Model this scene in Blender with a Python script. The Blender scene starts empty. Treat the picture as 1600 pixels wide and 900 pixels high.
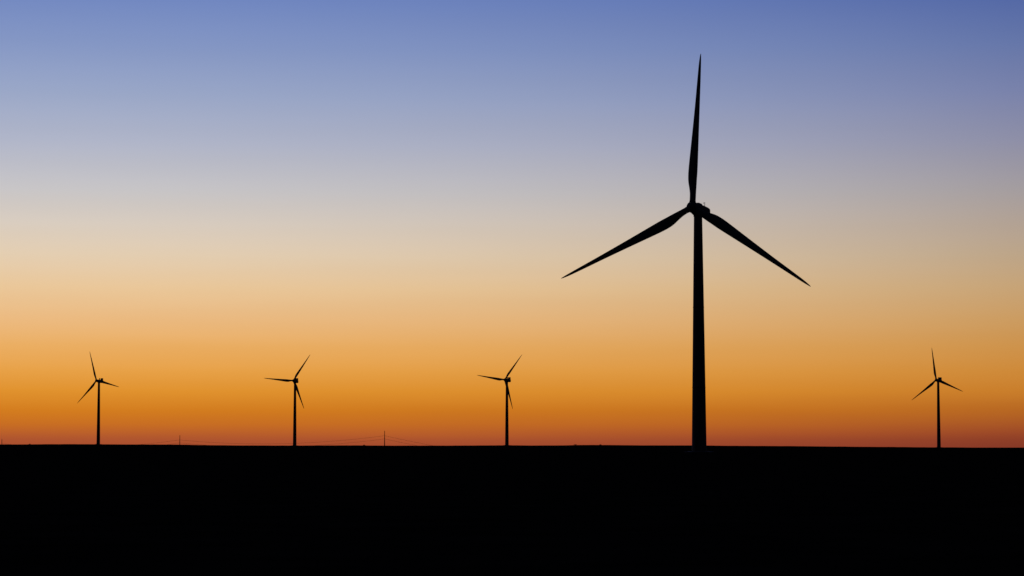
import bpy, bmesh, math, random
from mathutils import Matrix, Vector, noise

random.seed(7)
scene = bpy.context.scene
COL = scene.collection
R = math.radians

# ------------------------------------------------------------------ camera
EYE = 1.7
cam_data = bpy.data.cameras.new('camera')
cam_data.lens = 85.0
cam_data.sensor_width = 36.0
cam_data.clip_start = 0.1
cam_data.clip_end = 120000.0
cam = bpy.data.objects.new('camera', cam_data)
COL.objects.link(cam)
PITCH = math.atan(248.0 / (1600 * 85 / 36.0))
cam.location = (0.0, 0.0, EYE)
cam.rotation_euler = (math.pi / 2 + PITCH, 0.0, 0.0)
scene.camera = cam

# ------------------------------------------------------------------ dusk sky
# clear sky some twenty minutes after sunset: the afterglow hangs over the point
# where the sun went down (left of the view) and fades away from it in all directions
GLOW_AZ = R(-13.0)
SPREAD = R(24.6)      # angle over which the arch goes from its central to its outer colours
SIGMA = R(38.0)       # and how fast it dies away further out

def lin(c):
    c /= 255.0
    return c / 12.92 if c <= 0.04045 else ((c + 0.055) / 1.055) ** 2.4

# (elevation in degrees, colour at the middle of the twilight arch, colour at its outer part)
SKY = [(-0.5, (164, 72, 42), (130, 52, 33)), (0.02, (169, 78, 42), (137, 57, 33)), (0.17, (175, 84, 42), (143, 62, 33)),
       (0.33, (189, 97, 36), (156, 72, 33)), (0.53, (201, 110, 27), (169, 86, 31)), (0.85, (211, 124, 22), (185, 104, 27)),
       (1.30, (225, 146, 41), (202, 126, 38)), (1.76, (232, 161, 68), (207, 138, 54)), (2.36, (235, 174, 97), (206, 147, 74)),
       (2.97, (236, 186, 127), (204, 156, 96)), (3.74, (234, 199, 153), (199, 164, 119)), (4.48, (228, 206, 177), (189, 165, 136)),
       (5.25, (216, 204, 191), (178, 162, 149)), (5.99, (200, 197, 198), (164, 157, 159)), (7.13, (176, 181, 200), (142, 143, 167)),
       (8.26, (154, 167, 199), (121, 130, 170)), (9.37, (133, 151, 196), (101, 118, 168)), (10.47, (114, 136, 192), (82, 103, 165)),
       (12.5, (88, 113, 181), (60, 82, 150))]
# how the sky goes on darkening from there to the zenith
HIGH = [(12.5, 1.0), (16.0, 0.72), (22.0, 0.46), (35.0, 0.22), (60.0, 0.09), (90.0, 0.06)]

world = bpy.data.worlds.new('World')
scene.world = world
world.use_nodes = True
nt = world.node_tree
nt.nodes.clear()
N = lambda t, **k: (lambda n: ([setattr(n, a, b) for a, b in k.items()], n)[1])(nt.nodes.new(t))
L = nt.links.new
def math_node(op, a, b=None, c=None, clamp=False):
    n = N('ShaderNodeMath', operation=op, use_clamp=clamp)
    for i, v in enumerate((a, b, c)):
        if v is None: continue
        if isinstance(v, (int, float)): n.inputs[i].default_value = v
        else: L(v, n.inputs[i])
    return n.outputs[0]
tc = N('ShaderNodeTexCoord')
sep = N('ShaderNodeSeparateXYZ'); L(tc.outputs['Generated'], sep.inputs[0])
el = math_node('ARCSINE', sep.outputs['Z'])
dot = N('ShaderNodeVectorMath', operation='DOT_PRODUCT')
L(tc.outputs['Generated'], dot.inputs[0])
dot.inputs[1].default_value = (math.sin(GLOW_AZ), math.cos(GLOW_AZ), 0.0)
theta = math_node('ARCCOSINE', math_node('MAXIMUM', math_node('MINIMUM', dot.outputs['Value'], 0.999999), -0.999999))
# faint horizontal layers in the air, barely visible
mp = N('ShaderNodeMapping'); mp.inputs['Scale'].default_value = (5.0, 5.0, 95.0)
L(tc.outputs['Generated'], mp.inputs[0])
nz = N('ShaderNodeTexNoise'); nz.inputs['Scale'].default_value = 1.0; nz.inputs['Detail'].default_value = 4.0
L(mp.outputs[0], nz.inputs['Vector'])
wob = math_node('SUBTRACT', nz.outputs['Fac'], 0.5)
el3 = math_node('ADD', el, math_node('MULTIPLY', wob, 0.0016))
def make_ramp(e0, e1, stops):
    pos = math_node('DIVIDE', math_node('SUBTRACT', el3, R(e0)), R(e1 - e0), clamp=True)
    ramp = N('ShaderNodeValToRGB'); cr = ramp.color_ramp
    cr.interpolation = 'LINEAR'
    cr.elements.remove(cr.elements[-1])
    for i, (p, c) in enumerate(stops):
        p = min(1.0, max(0.0, (p - R(e0)) / R(e1 - e0)))
        st = cr.elements[0] if i == 0 else cr.elements.new(p)
        st.position = p; st.color = (*c, 1.0)
    L(pos, ramp.inputs['Fac'])
    return ramp
r_mid = make_ramp(-0.5, 13.5, [(R(e), tuple(map(lin, c))) for e, c, d in SKY])
r_out = make_ramp(-0.5, 13.5, [(R(e), tuple(map(lin, d))) for e, c, d in SKY])
r_high = make_ramp(12.0, 92.0, [(R(e), (k, k, k)) for e, k in HIGH])
# squared sideways angle from the middle of the arch
h2 = math_node('MAXIMUM', math_node('SUBTRACT', math_node('MULTIPLY', theta, theta), math_node('MULTIPLY', el, el)), 0.0)
t_ = math_node('MINIMUM', math_node('DIVIDE', h2, SPREAD ** 2), 1.0)
mixc = N('ShaderNodeMix', data_type='RGBA')
L(t_, mixc.inputs[0]); L(r_mid.outputs['Color'], mixc.inputs[6]); L(r_out.outputs['Color'], mixc.inputs[7])
ramp = N('ShaderNodeVectorMath', operation='MULTIPLY')
L(mixc.outputs[2], ramp.inputs[0]); L(r_high.outputs['Color'], ramp.inputs[1])
fall = math_node('DIVIDE', math_node('MAXIMUM', math_node('SUBTRACT', h2, SPREAD ** 2), 0.0), SIGMA ** 2)
gs = math_node('EXPONENT', math_node('MULTIPLY', fall, -1.0))
gs = math_node('MULTIPLY', gs, math_node('MULTIPLY_ADD', wob, 0.05, 1.0))
vm = N('ShaderNodeVectorMath', operation='SCALE')
L(ramp.outputs[0], vm.inputs[0]); L(gs, vm.inputs['Scale'])
# what is left of the light all over the sky, away from the afterglow
add = N('ShaderNodeVectorMath', operation='ADD')
L(vm.outputs[0], add.inputs[0]); add.inputs[1].default_value = (0.0016, 0.0024, 0.0055)
bg = N('ShaderNodeBackground'); bg.inputs['Strength'].default_value = 1.0
L(add.outputs[0], bg.inputs['Color'])
out = N('ShaderNodeOutputWorld'); L(bg.outputs[0], out.inputs['Surface'])
# no sun lamp: the sun is below the horizon

scene.view_settings.view_transform = 'Standard'
scene.view_settings.look = 'None'
scene.view_settings.exposure = 0.0
scene.view_settings.gamma = 1.0
scene.view_settings.use_curve_mapping = False
scene.render.film_transparent = False

# ------------------------------------------------------------------ helpers
def material(name, c1, c2, scale, rough, bump=0.0, detail=5.0, stretch=(1, 1, 1), spec=0.1):
    m = bpy.data.materials.new(name); m.use_nodes = True
    t = m.node_tree; b = t.nodes['Principled BSDF']
    b.inputs['Roughness'].default_value = rough
    b.inputs['Specular IOR Level'].default_value = spec
    co = t.nodes.new('ShaderNodeTexCoord'); mpn = t.nodes.new('ShaderNodeMapping')
    mpn.inputs['Scale'].default_value = stretch
    nn = t.nodes.new('ShaderNodeTexNoise'); nn.inputs['Scale'].default_value = scale; nn.inputs['Detail'].default_value = detail
    rp = t.nodes.new('ShaderNodeValToRGB')
    rp.color_ramp.elements[0].position = 0.3; rp.color_ramp.elements[0].color = (*c1, 1)
    rp.color_ramp.elements[1].position = 0.7; rp.color_ramp.elements[1].color = (*c2, 1)
    t.links.new(co.outputs['Object'], mpn.inputs[0]); t.links.new(mpn.outputs[0], nn.inputs['Vector'])
    t.links.new(nn.outputs['Fac'], rp.inputs['Fac']); t.links.new(rp.outputs['Color'], b.inputs['Base Color'])
    if bump:
        bp = t.nodes.new('ShaderNodeBump'); bp.inputs['Strength'].default_value = bump
        t.links.new(nn.outputs['Fac'], bp.inputs['Height']); t.links.new(bp.outputs['Normal'], b.inputs['Normal'])
    return m

M_SOIL = material('dark_field_soil', (0.016, 0.013, 0.010), (0.038, 0.031, 0.022), 0.35, 1.0, 0.3, 8.0, spec=0.0)
M_TOWER = material('weathered_grey_paint', (0.24, 0.245, 0.25), (0.32, 0.325, 0.33), 0.5, 0.85, 0.0, 4.0, (3, 3, 0.25))
M_BLADE = material('blade_gelcoat', (0.25, 0.255, 0.26), (0.31, 0.315, 0.32), 0.4, 0.8, 0.0, 4.0, (2, 2, 0.3))
M_NAC = material('nacelle_fibreglass', (0.23, 0.235, 0.24), (0.31, 0.315, 0.32), 0.8, 0.85, 0.0, 4.0)
M_STEEL = material('galvanised_steel', (0.12, 0.12, 0.125), (0.2, 0.2, 0.205), 3.0, 0.7)
M_CONC = material('concrete', (0.2, 0.195, 0.185), (0.3, 0.29, 0.275), 1.5, 0.95, 0.2)
M_POLE = material('weathering_steel_pole', (0.06, 0.032, 0.02), (0.1, 0.055, 0.032), 1.2, 0.9, 0.0, 4.0, (3, 3, 0.3))
M_INS = material('glazed_insulator', (0.09, 0.05, 0.035), (0.13, 0.075, 0.05), 4.0, 0.5)
M_CABLE = material('aluminium_cable', (0.07, 0.07, 0.07), (0.11, 0.11, 0.11), 5.0, 0.8)
M_LEAF = material('sagebrush_leaf', (0.03, 0.035, 0.02), (0.06, 0.065, 0.035), 3.0, 0.95)
M_STEM = material('woody_stem', (0.05, 0.035, 0.025), (0.08, 0.06, 0.045), 6.0, 0.95)

def mesh(name, bm, mat, smooth=True):
    me = bpy.data.meshes.new(name)
    bmesh.ops.recalc_face_normals(bm, faces=bm.faces)
    bm.to_mesh(me); bm.free()
    me.materials.append(mat)
    for p in me.polygons: p.use_smooth = smooth
    if smooth:
        me.set_sharp_from_angle(angle=R(38))
    return me

def part(name, me, parent, mat4=None):
    o = bpy.data.objects.new(name, me); COL.objects.link(o)
    o.parent = parent
    if mat4 is not None: o.matrix_basis = mat4
    return o

def thing(name, label, cat, loc, rz=0.0, group=None):
    o = bpy.data.objects.new(name, None); COL.objects.link(o)
    o.empty_display_size = 1.0
    o.location = loc; o.rotation_euler = (0, 0, rz)
    o['label'] = label; o['category'] = cat
    if group: o['group'] = group
    return o

def loft(bm, rings, cap=True):
    vs = [[bm.verts.new(p) for p in r] for r in rings]
    n = len(vs[0])
    for a, b in zip(vs, vs[1:]):
        for i in range(n):
            j = (i + 1) % n
            bm.faces.new((a[i], a[j], b[j], b[i]))
    if cap:
        bm.faces.new(vs[0][::-1]); bm.faces.new(vs[-1])

def circle(r, z, n=40, cx=0.0, cy=0.0):
    return [(cx + r * math.cos(2 * math.pi * i / n), cy + r * math.sin(2 * math.pi * i / n), z) for i in range(n)]

def box(bm, x0, x1, y0, y1, z0, z1, bev=0.0):
    r = bmesh.ops.create_cube(bm, size=1.0)
    for v in r['verts']:
        v.co = ((x0 + x1) / 2 + v.co.x * (x1 - x0), (y0 + y1) / 2 + v.co.y * (y1 - y0), (z0 + z1) / 2 + v.co.z * (z1 - z0))
    if bev:
        es = list({e for v in r['verts'] for e in v.link_edges})
        bmesh.ops.bevel(bm, geom=es, offset=bev, segments=3, affect='EDGES', profile=0.5)

def tube(bm, pts, r0, r1, n=8):
    rings = []
    for k, p in enumerate(pts):
        p = Vector(p)
        a = Vector(pts[max(0, k - 1)]); b = Vector(pts[min(len(pts) - 1, k + 1)])
        d = (b - a).normalized()
        u = d.cross(Vector((0, 0, 1)))
        if u.length < 1e-4: u = d.cross(Vector((1, 0, 0)))
        u.normalize(); w = d.cross(u)
        r = r0 + (r1 - r0) * k / (len(pts) - 1)
        rings.append([p + u * (r * math.cos(2 * math.pi * i / n)) + w * (r * math.sin(2 * math.pi * i / n)) for i in range(n)])
    loft(bm, rings)

# ------------------------------------------------------------------ ground
# a nearly level field that rises to a low crest 3 km off and falls away behind it
CREST = [(-2500, 5.2), (-1200, 4.9), (-634, 4.47), (-555, 4.47), (-531, 4.8), (-475, 4.47), (-412, 4.31), (-388, 3.84), (-341, 3.28), (-269, 3.04),
         (-190, 3.28), (-158, 3.0), (-79, 3.0), (0, 3.44), (24, 3.12), (63, 3.28), (79, 3.75), (111, 3.8), (158, 3.28),
         (222, 3.28), (242, 2.89), (317, 2.49), (396, 1.70), (475, 0.99), (531, 0.59), (634, 0.12), (1200, -1.2), (2500, -2.0)]
def sstep(a, b, x):
    t = max(0.0, min(1.0, (x - a) / (b - a)))
    return t * t * (3 - 2 * t)
def crest(x):
    if x <= CREST[0][0]: return CREST[0][1]
    for (a, za), (b, zb) in zip(CREST, CREST[1:]):
        if x <= b: return za + (zb - za) * (x - a) / (b - a)
    return CREST[-1][1]
def ground_z(x, y):
    c = crest(x)
    if y <= 3000:
        z = c * sstep(1200, 3000, y)
        if z > 0: z *= 0.97 + 0.03 * sstep(2300, 3000, y)
    else:
        d = y - 3000
        z = c - 0.024 * min(d, 1100) * sstep(-60, 200, d) - 7.5 * sstep(250, 700, d) * sstep(-260, -60, x) * (1 - sstep(500, 1500, x))
    amp = 0.03 + 0.16 * sstep(600, 2600, y)
    z += amp * (noise.noise(Vector((x / 23.0, y / 31.0, 0.0))) + 0.6 * noise.noise(Vector((x / 7.0, y / 60.0, 5.0)))) * (1 - sstep(3300, 5000, y) * 0.7)
    return z

def axis(segs):
    o = []
    for a, b, s in segs:
        n = max(1, round((b - a) / s))
        o += [a + (b - a) * i / n for i in range(n)]
    return o + [segs[-1][1]]
xs = axis([(-60000, -5000, 5500), (-5000, -1600, 340), (-1600, -760, 30), (-760, 760, 4), (760, 1600, 30), (1600, 5000, 340), (5000, 60000, 5500)])
ys = axis([(-20000, -1000, 4750), (-1000, -100, 150), (-100, 100, 10), (100, 1200, 50), (1200, 2600, 70), (2600, 2900, 30), (2900, 3100, 10), (3100, 4200, 70), (4200, 9000, 800), (9000, 90000, 9000)])
gv = [(x, y, ground_z(x, y)) for y in ys for x in xs]
W = len(xs)
gf = [(j * W + i, j * W + i + 1, (j + 1) * W + i + 1, (j + 1) * W + i) for j in range(len(ys) - 1) for i in range(W - 1)]
gm = bpy.data.meshes.new('ground'); gm.from_pydata(gv, [], gf); gm.materials.append(M_SOIL)
for p in gm.polygons: p.use_smooth = True
ground = bpy.data.objects.new('ground', gm); COL.objects.link(ground)
ground['kind'] = 'structure'

# ------------------------------------------------------------------ wind turbines
def blade_mesh(name, length, root_d, chord):
    # tapered, twisted aerofoil blade along +Z, its leading edge on +X
    knots = [(0.0, root_d), (0.04, root_d), (0.08, root_d * 1.08), (0.12, chord * .76), (0.16, chord * .92), (0.20, chord * .99), (0.23, chord),
             (0.27, chord * .97), (0.36, chord * .86), (0.47, chord * .72), (0.58, chord * .59), (0.70, chord * .46), (0.80, chord * .37),
             (0.88, chord * .29), (0.94, chord * .22), (0.98, chord * .13), (1.0, chord * .05)]
    st = []
    for i in range(len(knots) - 1):          # Catmull-Rom between the knots, three steps each
        p = [knots[max(0, min(len(knots) - 1, i + d))] for d in (-1, 0, 1, 2)]
        h = p[2][0] - p[1][0]
        m1 = (p[2][1] - p[0][1]) / max(1e-6, p[2][0] - p[0][0]) * h
        m2 = (p[3][1] - p[1][1]) / max(1e-6, p[3][0] - p[1][0]) * h
        for k in range(3):
            t = k / 3
            st.append((p[1][0] + h * t, (2*t**3 - 3*t*t + 1) * p[1][1] + (t**3 - 2*t*t + t) * m1 + (3*t*t - 2*t**3) * p[2][1] + (t**3 - t*t) * m2))
    st.append(knots[-1])
    bm = bmesh.new(); rings = []
    n = 22
    for s, ch in st:
        w = min(1.0, max(0.0, (s - 0.04) / 0.15)); w = w * w * (3 - 2 * w)
        th = root_d * (1 - w) + w * ch * (0.30 - 0.16 * min(1, (s - 0.15) / 0.5 if s > 0.15 else 0))
        tw = R(13.0) * (1 - min(1, s / 0.85)) ** 1.5 + R(1.5)
        ax = 0.5 * (1 - w) + 0.32 * w
        ring = []
        for i in range(n):
            a = 2 * math.pi * i / n
            u = 0.5 - 0.5 * math.cos(a)          # 0 leading edge, 1 trailing edge
            sgn = 1 if a < math.pi else -1
            foil = 2.9 * (0.2969 * math.sqrt(max(u, 0)) - 0.126 * u - 0.3516 * u * u + 0.2843 * u ** 3 - 0.1015 * u ** 4) / 0.29
            circ = math.sqrt(max(0, u * (1 - u))) * 2
            t = sgn * th * 0.5 * ((1 - w) * circ + w * min(1.0, foil))
            x = (ax - u) * ch; y = t
            ring.append((x * math.cos(tw) + y * math.sin(tw), -x * math.sin(tw) + y * math.cos(tw) - 1.2 * s * s * length / 50, s * length))
        rings.append(ring)
    loft(bm, rings)
    return mesh(name, bm, M_BLADE)

def superellipse(hw, z0, z1, y, n=28, p=5.0):
    out = []
    zc, hh = (z0 + z1) / 2, (z1 - z0) / 2
    for i in range(n):
        a = 2 * math.pi * i / n
        c, s = math.cos(a), math.sin(a)
        k = (abs(c) ** p + abs(s) ** p) ** (-1 / p)
        out.append((hw * c * k, y, zc + hh * s * k))
    return out

def nacelle_mesh(name, secs):
    bm = bmesh.new()
    loft(bm, [superellipse(*s) for s in secs])
    return mesh(name, bm, M_NAC)

def spinner_mesh(name, r):
    bm = bmesh.new(); rings = []
    for y, k in [(1.35, .86), (1.2, .93), (0.6, 1.0), (0.0, 1.0), (-0.55, .95), (-1.0, .83), (-1.4, .64), (-1.7, .40), (-1.85, .15)]:
        rings.append([(r * k * math.cos(2 * math.pi * i / 32), y * r / 1.75, r * k * math.sin(2 * math.pi * i / 32)) for i in range(32)])
    loft(bm, rings)
    return mesh(name, bm, M_NAC)

def tower_mesh(name, h, rb, rt):
    bm = bmesh.new()
    loft(bm, [circle(rb + (rt - rb) * t ** 1.05, 0.25 + (h - 0.25) * t, 48) for t in [i / 16 for i in range(17)]])
    return mesh(name, bm, M_TOWER)

def ring_mesh(name, r, h, mat):
    bm = bmesh.new()
    loft(bm, [circle(r, -h / 2, 48), circle(r, h / 2, 48)])
    return mesh(name, bm, mat)

def make_family(prefix, hub, Rr, rb, rt, chord, root_d, big):
    f = dict(hub=hub, rb=rb, rt=rt)
    f['tower'] = tower_mesh(prefix + 'tower', hub - 2.0, rb, rt)
    f['flanges'] = []
    for t in (0.27, 0.61):
        f['flanges'].append((0.25 + (hub - 2.25) * t, ring_mesh(prefix + 'flange', rb + (rt - rb) * t ** 1.05 + 0.05, 0.28, M_STEEL)))
    bm = bmesh.new(); loft(bm, [circle(rb + 2.6, -0.9, 48), circle(rb + 2.6, 0.08, 48), circle(rb + 0.8, 0.26, 48)])
    f['base'] = mesh(prefix + 'foundation', bm, M_CONC)
    bm = bmesh.new(); box(bm, -0.5, 0.5, -rb - 0.06, -rb + 0.3, 1.6, 3.9, 0.04)
    f['door'] = mesh(prefix + 'door', bm, M_STEEL)
    bm = bmesh.new()
    for k in range(6):
        box(bm, -0.6, 0.6, -rb - 2.1 + 0.32 * k, -rb - 1.78 + 0.32 * k, 0.1 + 0.25 * k, 0.15 + 0.25 * k)
    for sx in (-0.62, 0.62):
        tube(bm, [(sx, -rb - 2.1, 0.1), (sx, -rb - 0.18, 1.58)], 0.05, 0.05, 6)
        tube(bm, [(sx, -rb - 2.1, 1.1), (sx, -rb - 0.18, 2.58)], 0.03, 0.03, 6)
        tube(bm, [(sx, -rb - 2.1, 0.05), (sx, -rb - 2.1, 1.1)], 0.03, 0.03, 6)
    f['steps'] = mesh(prefix + 'door_steps', bm, M_STEEL, False)
    if big:
        secs = [(1.25, -1.45, 1.35, -3.5), (1.5, -1.75, 1.6, -2.6), (1.66, -1.95, 1.62, -1.2), (1.7, -2.0, 1.62, 1.5), (1.7, -1.85, 1.58, 4.5),
                (1.68, -1.6, 1.5, 6.2), (1.6, -1.4, 1.36, 6.75), (1.3, -1.0, 1.0, 7.0)]
        f['spinner'] = spinner_mesh(prefix + 'spinner', 1.85)
        bm = bmesh.new(); box(bm, -0.95, 0.95, -1.6, 1.3, 1.4, 2.0, 0.14)
        f['hatch'] = mesh(prefix + 'roof_hatch', bm, M_NAC)
        bm = bmesh.new()
        tube(bm, [(0.55, 4.4, 1.25), (0.55, 4.4, 2.95)], 0.11, 0.09, 8)
        tube(bm, [(0.0, 4.4, 2.62), (0.55, 4.4, 2.62)], 0.04, 0.04, 6)
        tube(bm, [(0.05, 4.4, 2.62), (0.05, 4.4, 2.9)], 0.04, 0.04, 6)
        bmesh.ops.create_icosphere(bm, subdivisions=1, radius=0.11, matrix=Matrix.Translation((0.05, 4.4, 2.95)))
        box(bm, 0.50, 0.60, 4.1, 4.5, 2.92, 3.06)
        f['mast'] = mesh(prefix + 'weather_mast', bm, M_STEEL)
    else:
        secs = [(1.2, -1.4, 1.3, -3.5), (1.5, -1.75, 1.6, -2.6), (1.62, -1.9, 1.75, -1.0), (1.65, -1.95, 1.75, 3.0), (1.65, -1.9, 1.7, 5.9),
                (1.55, -1.7, 1.55, 6.5), (1.25, -1.3, 1.2, 6.7)]
        f['spinner'] = spinner_mesh(prefix + 'spinner', 1.6)
        bm = bmesh.new(); box(bm, -1.35, 1.35, 4.6, 6.2, 1.55, 3.9, 0.12)
        f['cooler'] = mesh(prefix + 'cooler', bm, M_NAC)
        bm = bmesh.new(); box(bm, -0.45, 0.45, 0.6, 1.3, 1.6, 3.6, 0.1)
        f['hatch'] = mesh(prefix + 'roof_hatch', bm, M_NAC)
    f['nacelle'] = nacelle_mesh(prefix + 'nacelle', secs)
    f['blade'] = blade_mesh(prefix + 'blade', Rr, root_d, chord)
    bm = bmesh.new(); loft(bm, [circle(root_d * 0.54, 1.25, 28), circle(root_d * 0.54, 1.95, 28)])
    f['collar'] = mesh(prefix + 'blade_collar', bm, M_NAC)
    bm = bmesh.new(); loft(bm, [circle(rt + 0.12, hub - 2.35, 40), circle(rt + 0.12, hub - 1.7, 40)])
    f['yaw'] = mesh(prefix + 'yaw_ring', bm, M_STEEL)
    return f

TILT = Matrix.Rotation(R(-4.0), 4, 'X')          # nose of nacelle and rotor tipped up
OVERHANG = 5.0
def turbine(f, label, x, y, yaw_deg, first_blade, group=None):
    z = ground_z(x, y)
    dz = 0.0
    t = thing('wind_turbine', label, 'wind turbine', (x, y, z), R(-yaw_deg), group)
    part('foundation', f['base'], t)
    tw = part('tower', f['tower'], t)
    for zf, me in f['flanges']: part('flange', me, tw, Matrix.Translation((0, 0, zf)))
    part('door', f['door'], tw)
    part('door_steps', f['steps'], t)
    part('yaw_ring', f['yaw'], t)
    top = Matrix.Translation((0, 0, f['hub'])) @ TILT
    nac = part('nacelle', f['nacelle'], t, top)
    part('roof_hatch', f['hatch'], nac)
    if 'mast' in f: part('weather_mast', f['mast'], nac)
    if 'cooler' in f: part('cooler', f['cooler'], nac)
    hubm = top @ Matrix.Translation((0, -OVERHANG, 0))
    part('spinner', f['spinner'], t, hubm)
    for k in range(3):
        m = hubm @ Matrix.Rotation(R(first_blade + 120 * k), 4, 'Y') @ Matrix.Rotation(R(2.0), 4, 'X')
        b = part('blade', f['blade'], t, m)
        part('blade_collar', f['collar'], b)
    return t

near = make_family('near_', 77.8, 49.4, 2.36, 1.34, 3.4, 1.95, True)
far = make_family('far_', 75.4, 37.0, 2.1, 1.3, 3.0, 1.8, False)
turbine(near, 'largest and nearest wind turbine, right of centre, one blade pointing nearly straight up', 59.8, 774.0, 26.0, 3.5)
G = 'distant wind turbines along the skyline'
turbine(far, 'small distant wind turbine furthest left, one blade leaning up to the left', -493.5, 2890.0, 28.0, -17.0, G)
turbine(far, 'small distant wind turbine, second from the left, between the medium and the tallest power pole', -254.1, 2833.0, 18.0, 35.0, G)
turbine(far, 'small distant wind turbine near the middle, right of the tallest power pole', -5.9, 2806.0, 30.0, 39.0, G)
turbine(far, 'small distant wind turbine alone at the far right beyond the largest turbine', 480.3, 2726.0, 36.0, -8.0, G)

# ------------------------------------------------------------------ power line
POLE_H = 24.0
bm = bmesh.new()
loft(bm, [circle(0.7 - 0.38 * t, -1.0 + (POLE_H + 1.0) * t, 12) for t in (0, .25, .5, .75, 1)])
ME_SHAFT = mesh('pole_shaft', bm, M_POLE)
bm = bmesh.new(); tube(bm, [(0, -0.3, 0), (0, -1.7, 0.35)], 0.13, 0.09, 8)
ME_ARM = mesh('pole_arm', bm, M_POLE)
bm = bmesh.new(); rings = []
for k in range(9):
    rings.append(circle(0.15 if k % 2 else 0.07, 0.30 - 0.14 * k, 10, 0, -1.66))
loft(bm, rings)
ME_INS = mesh('insulator', bm, M_INS)
ARM_UP, ARM_LO = POLE_H - 6.3 + 0.55, POLE_H - 10.5 + 0.55

# (x, y, height of the top above eye-level datum)
POLES = [(-75.0, 3680.0, 2.3, 'power pole standing down behind the crest, right of the tallest power pole'),
         (-168.3, 3200.0, 22.8, 'tallest power pole on the skyline, thin and dark, between two distant turbines'),
         (-466.2, 3400.0, 17.8, 'medium thin power pole on the skyline, between the two leftmost turbines'),
         (-758.0, 3600.0, 13.1, 'shortest thin power pole at the left edge of the skyline')]
ends_u, ends_l = [], []
for i, (x, y, ztop, lab) in enumerate(POLES):
    zb = ground_z(x, y) if ztop is None else ztop - POLE_H
    p = thing('power_pole', lab, 'power pole', (x, y, zb), 0.0, 'poles of the power line')
    part('shaft', ME_SHAFT, p)
    for h in (ARM_UP, ARM_LO):
        a = part('arm', ME_ARM, p, Matrix.Translation((0, 0, h)))
        part('insulator', ME_INS, a)
    ends_u.append(Vector((x, y - 1.66, zb + ARM_UP - 0.82)))
    ends_l.append(Vector((x, y - 1.66, zb + ARM_LO - 0.82)))

def cable(ends, sags, label):
    bm = bmesh.new(); pts = []
    for (a, b), sag in zip(zip(ends, ends[1:]), sags):
        for k in range(30):
            t = k / 30
            q = a.lerp(b, t); q.z -= 4 * sag * t * (1 - t); pts.append(q)
    pts.append(ends[-1])
    tube(bm, pts, 0.11, 0.11, 6)
    o = bpy.data.objects.new('overhead_cable', mesh('overhead_cable', bm, M_CABLE)); COL.objects.link(o)
    o['label'] = label; o['category'] = 'cable'; o['group'] = 'cables of the power line'
cable(ends_u, (1.0, 8.0, 8.0), 'upper of the two sagging power line cables strung between the poles')
cable(ends_l, (1.0, 8.0, 8.0), 'lower of the two sagging power line cables, close above the ground')

# ------------------------------------------------------------------ shrubs on the crest
def shrub(x, w, h, label, seed):
    rnd = random.Random(seed)
    y = 2990.0 + rnd.uniform(-8, 8)
    z = ground_z(x, y) - 0.05
    t = thing('shrub', label, 'shrub', (x, y, z), 0.0, 'low shrubs on the crest')
    bm = bmesh.new()
    for k in range(6):
        a = rnd.uniform(0, 6.28); r = rnd.uniform(.2, .7)
        tube(bm, [(0, 0, -0.1), (w * .25 * r * math.cos(a), .25 * r * math.sin(a), h * .4), (w * .5 * r * math.cos(a), .5 * r * math.sin(a), h * .8)], 0.05, 0.015, 5)
    part('stems', mesh('shrub_stems', bm, M_STEM), t)
    bm = bmesh.new()
    for k in range(420):
        a = rnd.uniform(0, 6.28); r = math.sqrt(rnd.random()); u = rnd.random()
        top = h * (1 - r * r * .75) * rnd.uniform(.8, 1.05)
        c = Vector((w * .5 * r * math.cos(a), w * .4 * r * math.sin(a), .05 + top * (0.25 + .75 * u)))
        d = Vector((rnd.gauss(0, 1), rnd.gauss(0, 1), rnd.gauss(0, 1))).normalized()
        e = d.orthogonal().normalized(); s = rnd.uniform(.07, .14)
        bm.faces.new([bm.verts.new(c + d * s * i * 1.6 + e * s * j * .5) for i, j in ((-1, 0), (0, -1), (1, 0), (0, 1))])
    part('foliage', mesh('shrub_foliage', bm, M_LEAF, False), t)
shrub(-594.0, 2.6, 1.0, 'tiny shrub on the skyline between the left edge pole and the leftmost turbine', 1)
shrub(-183.0, 2.8, 1.2, 'tiny shrub on the skyline just left of the tallest power pole', 2)
shrub(78.0, 4.5, 1.3, 'low shrub on the skyline, left one of the pair between middle and largest turbines', 3)
shrub(109.0, 3.2, 1.0, 'low shrub on the skyline, right one of the pair between middle and largest turbines', 4)
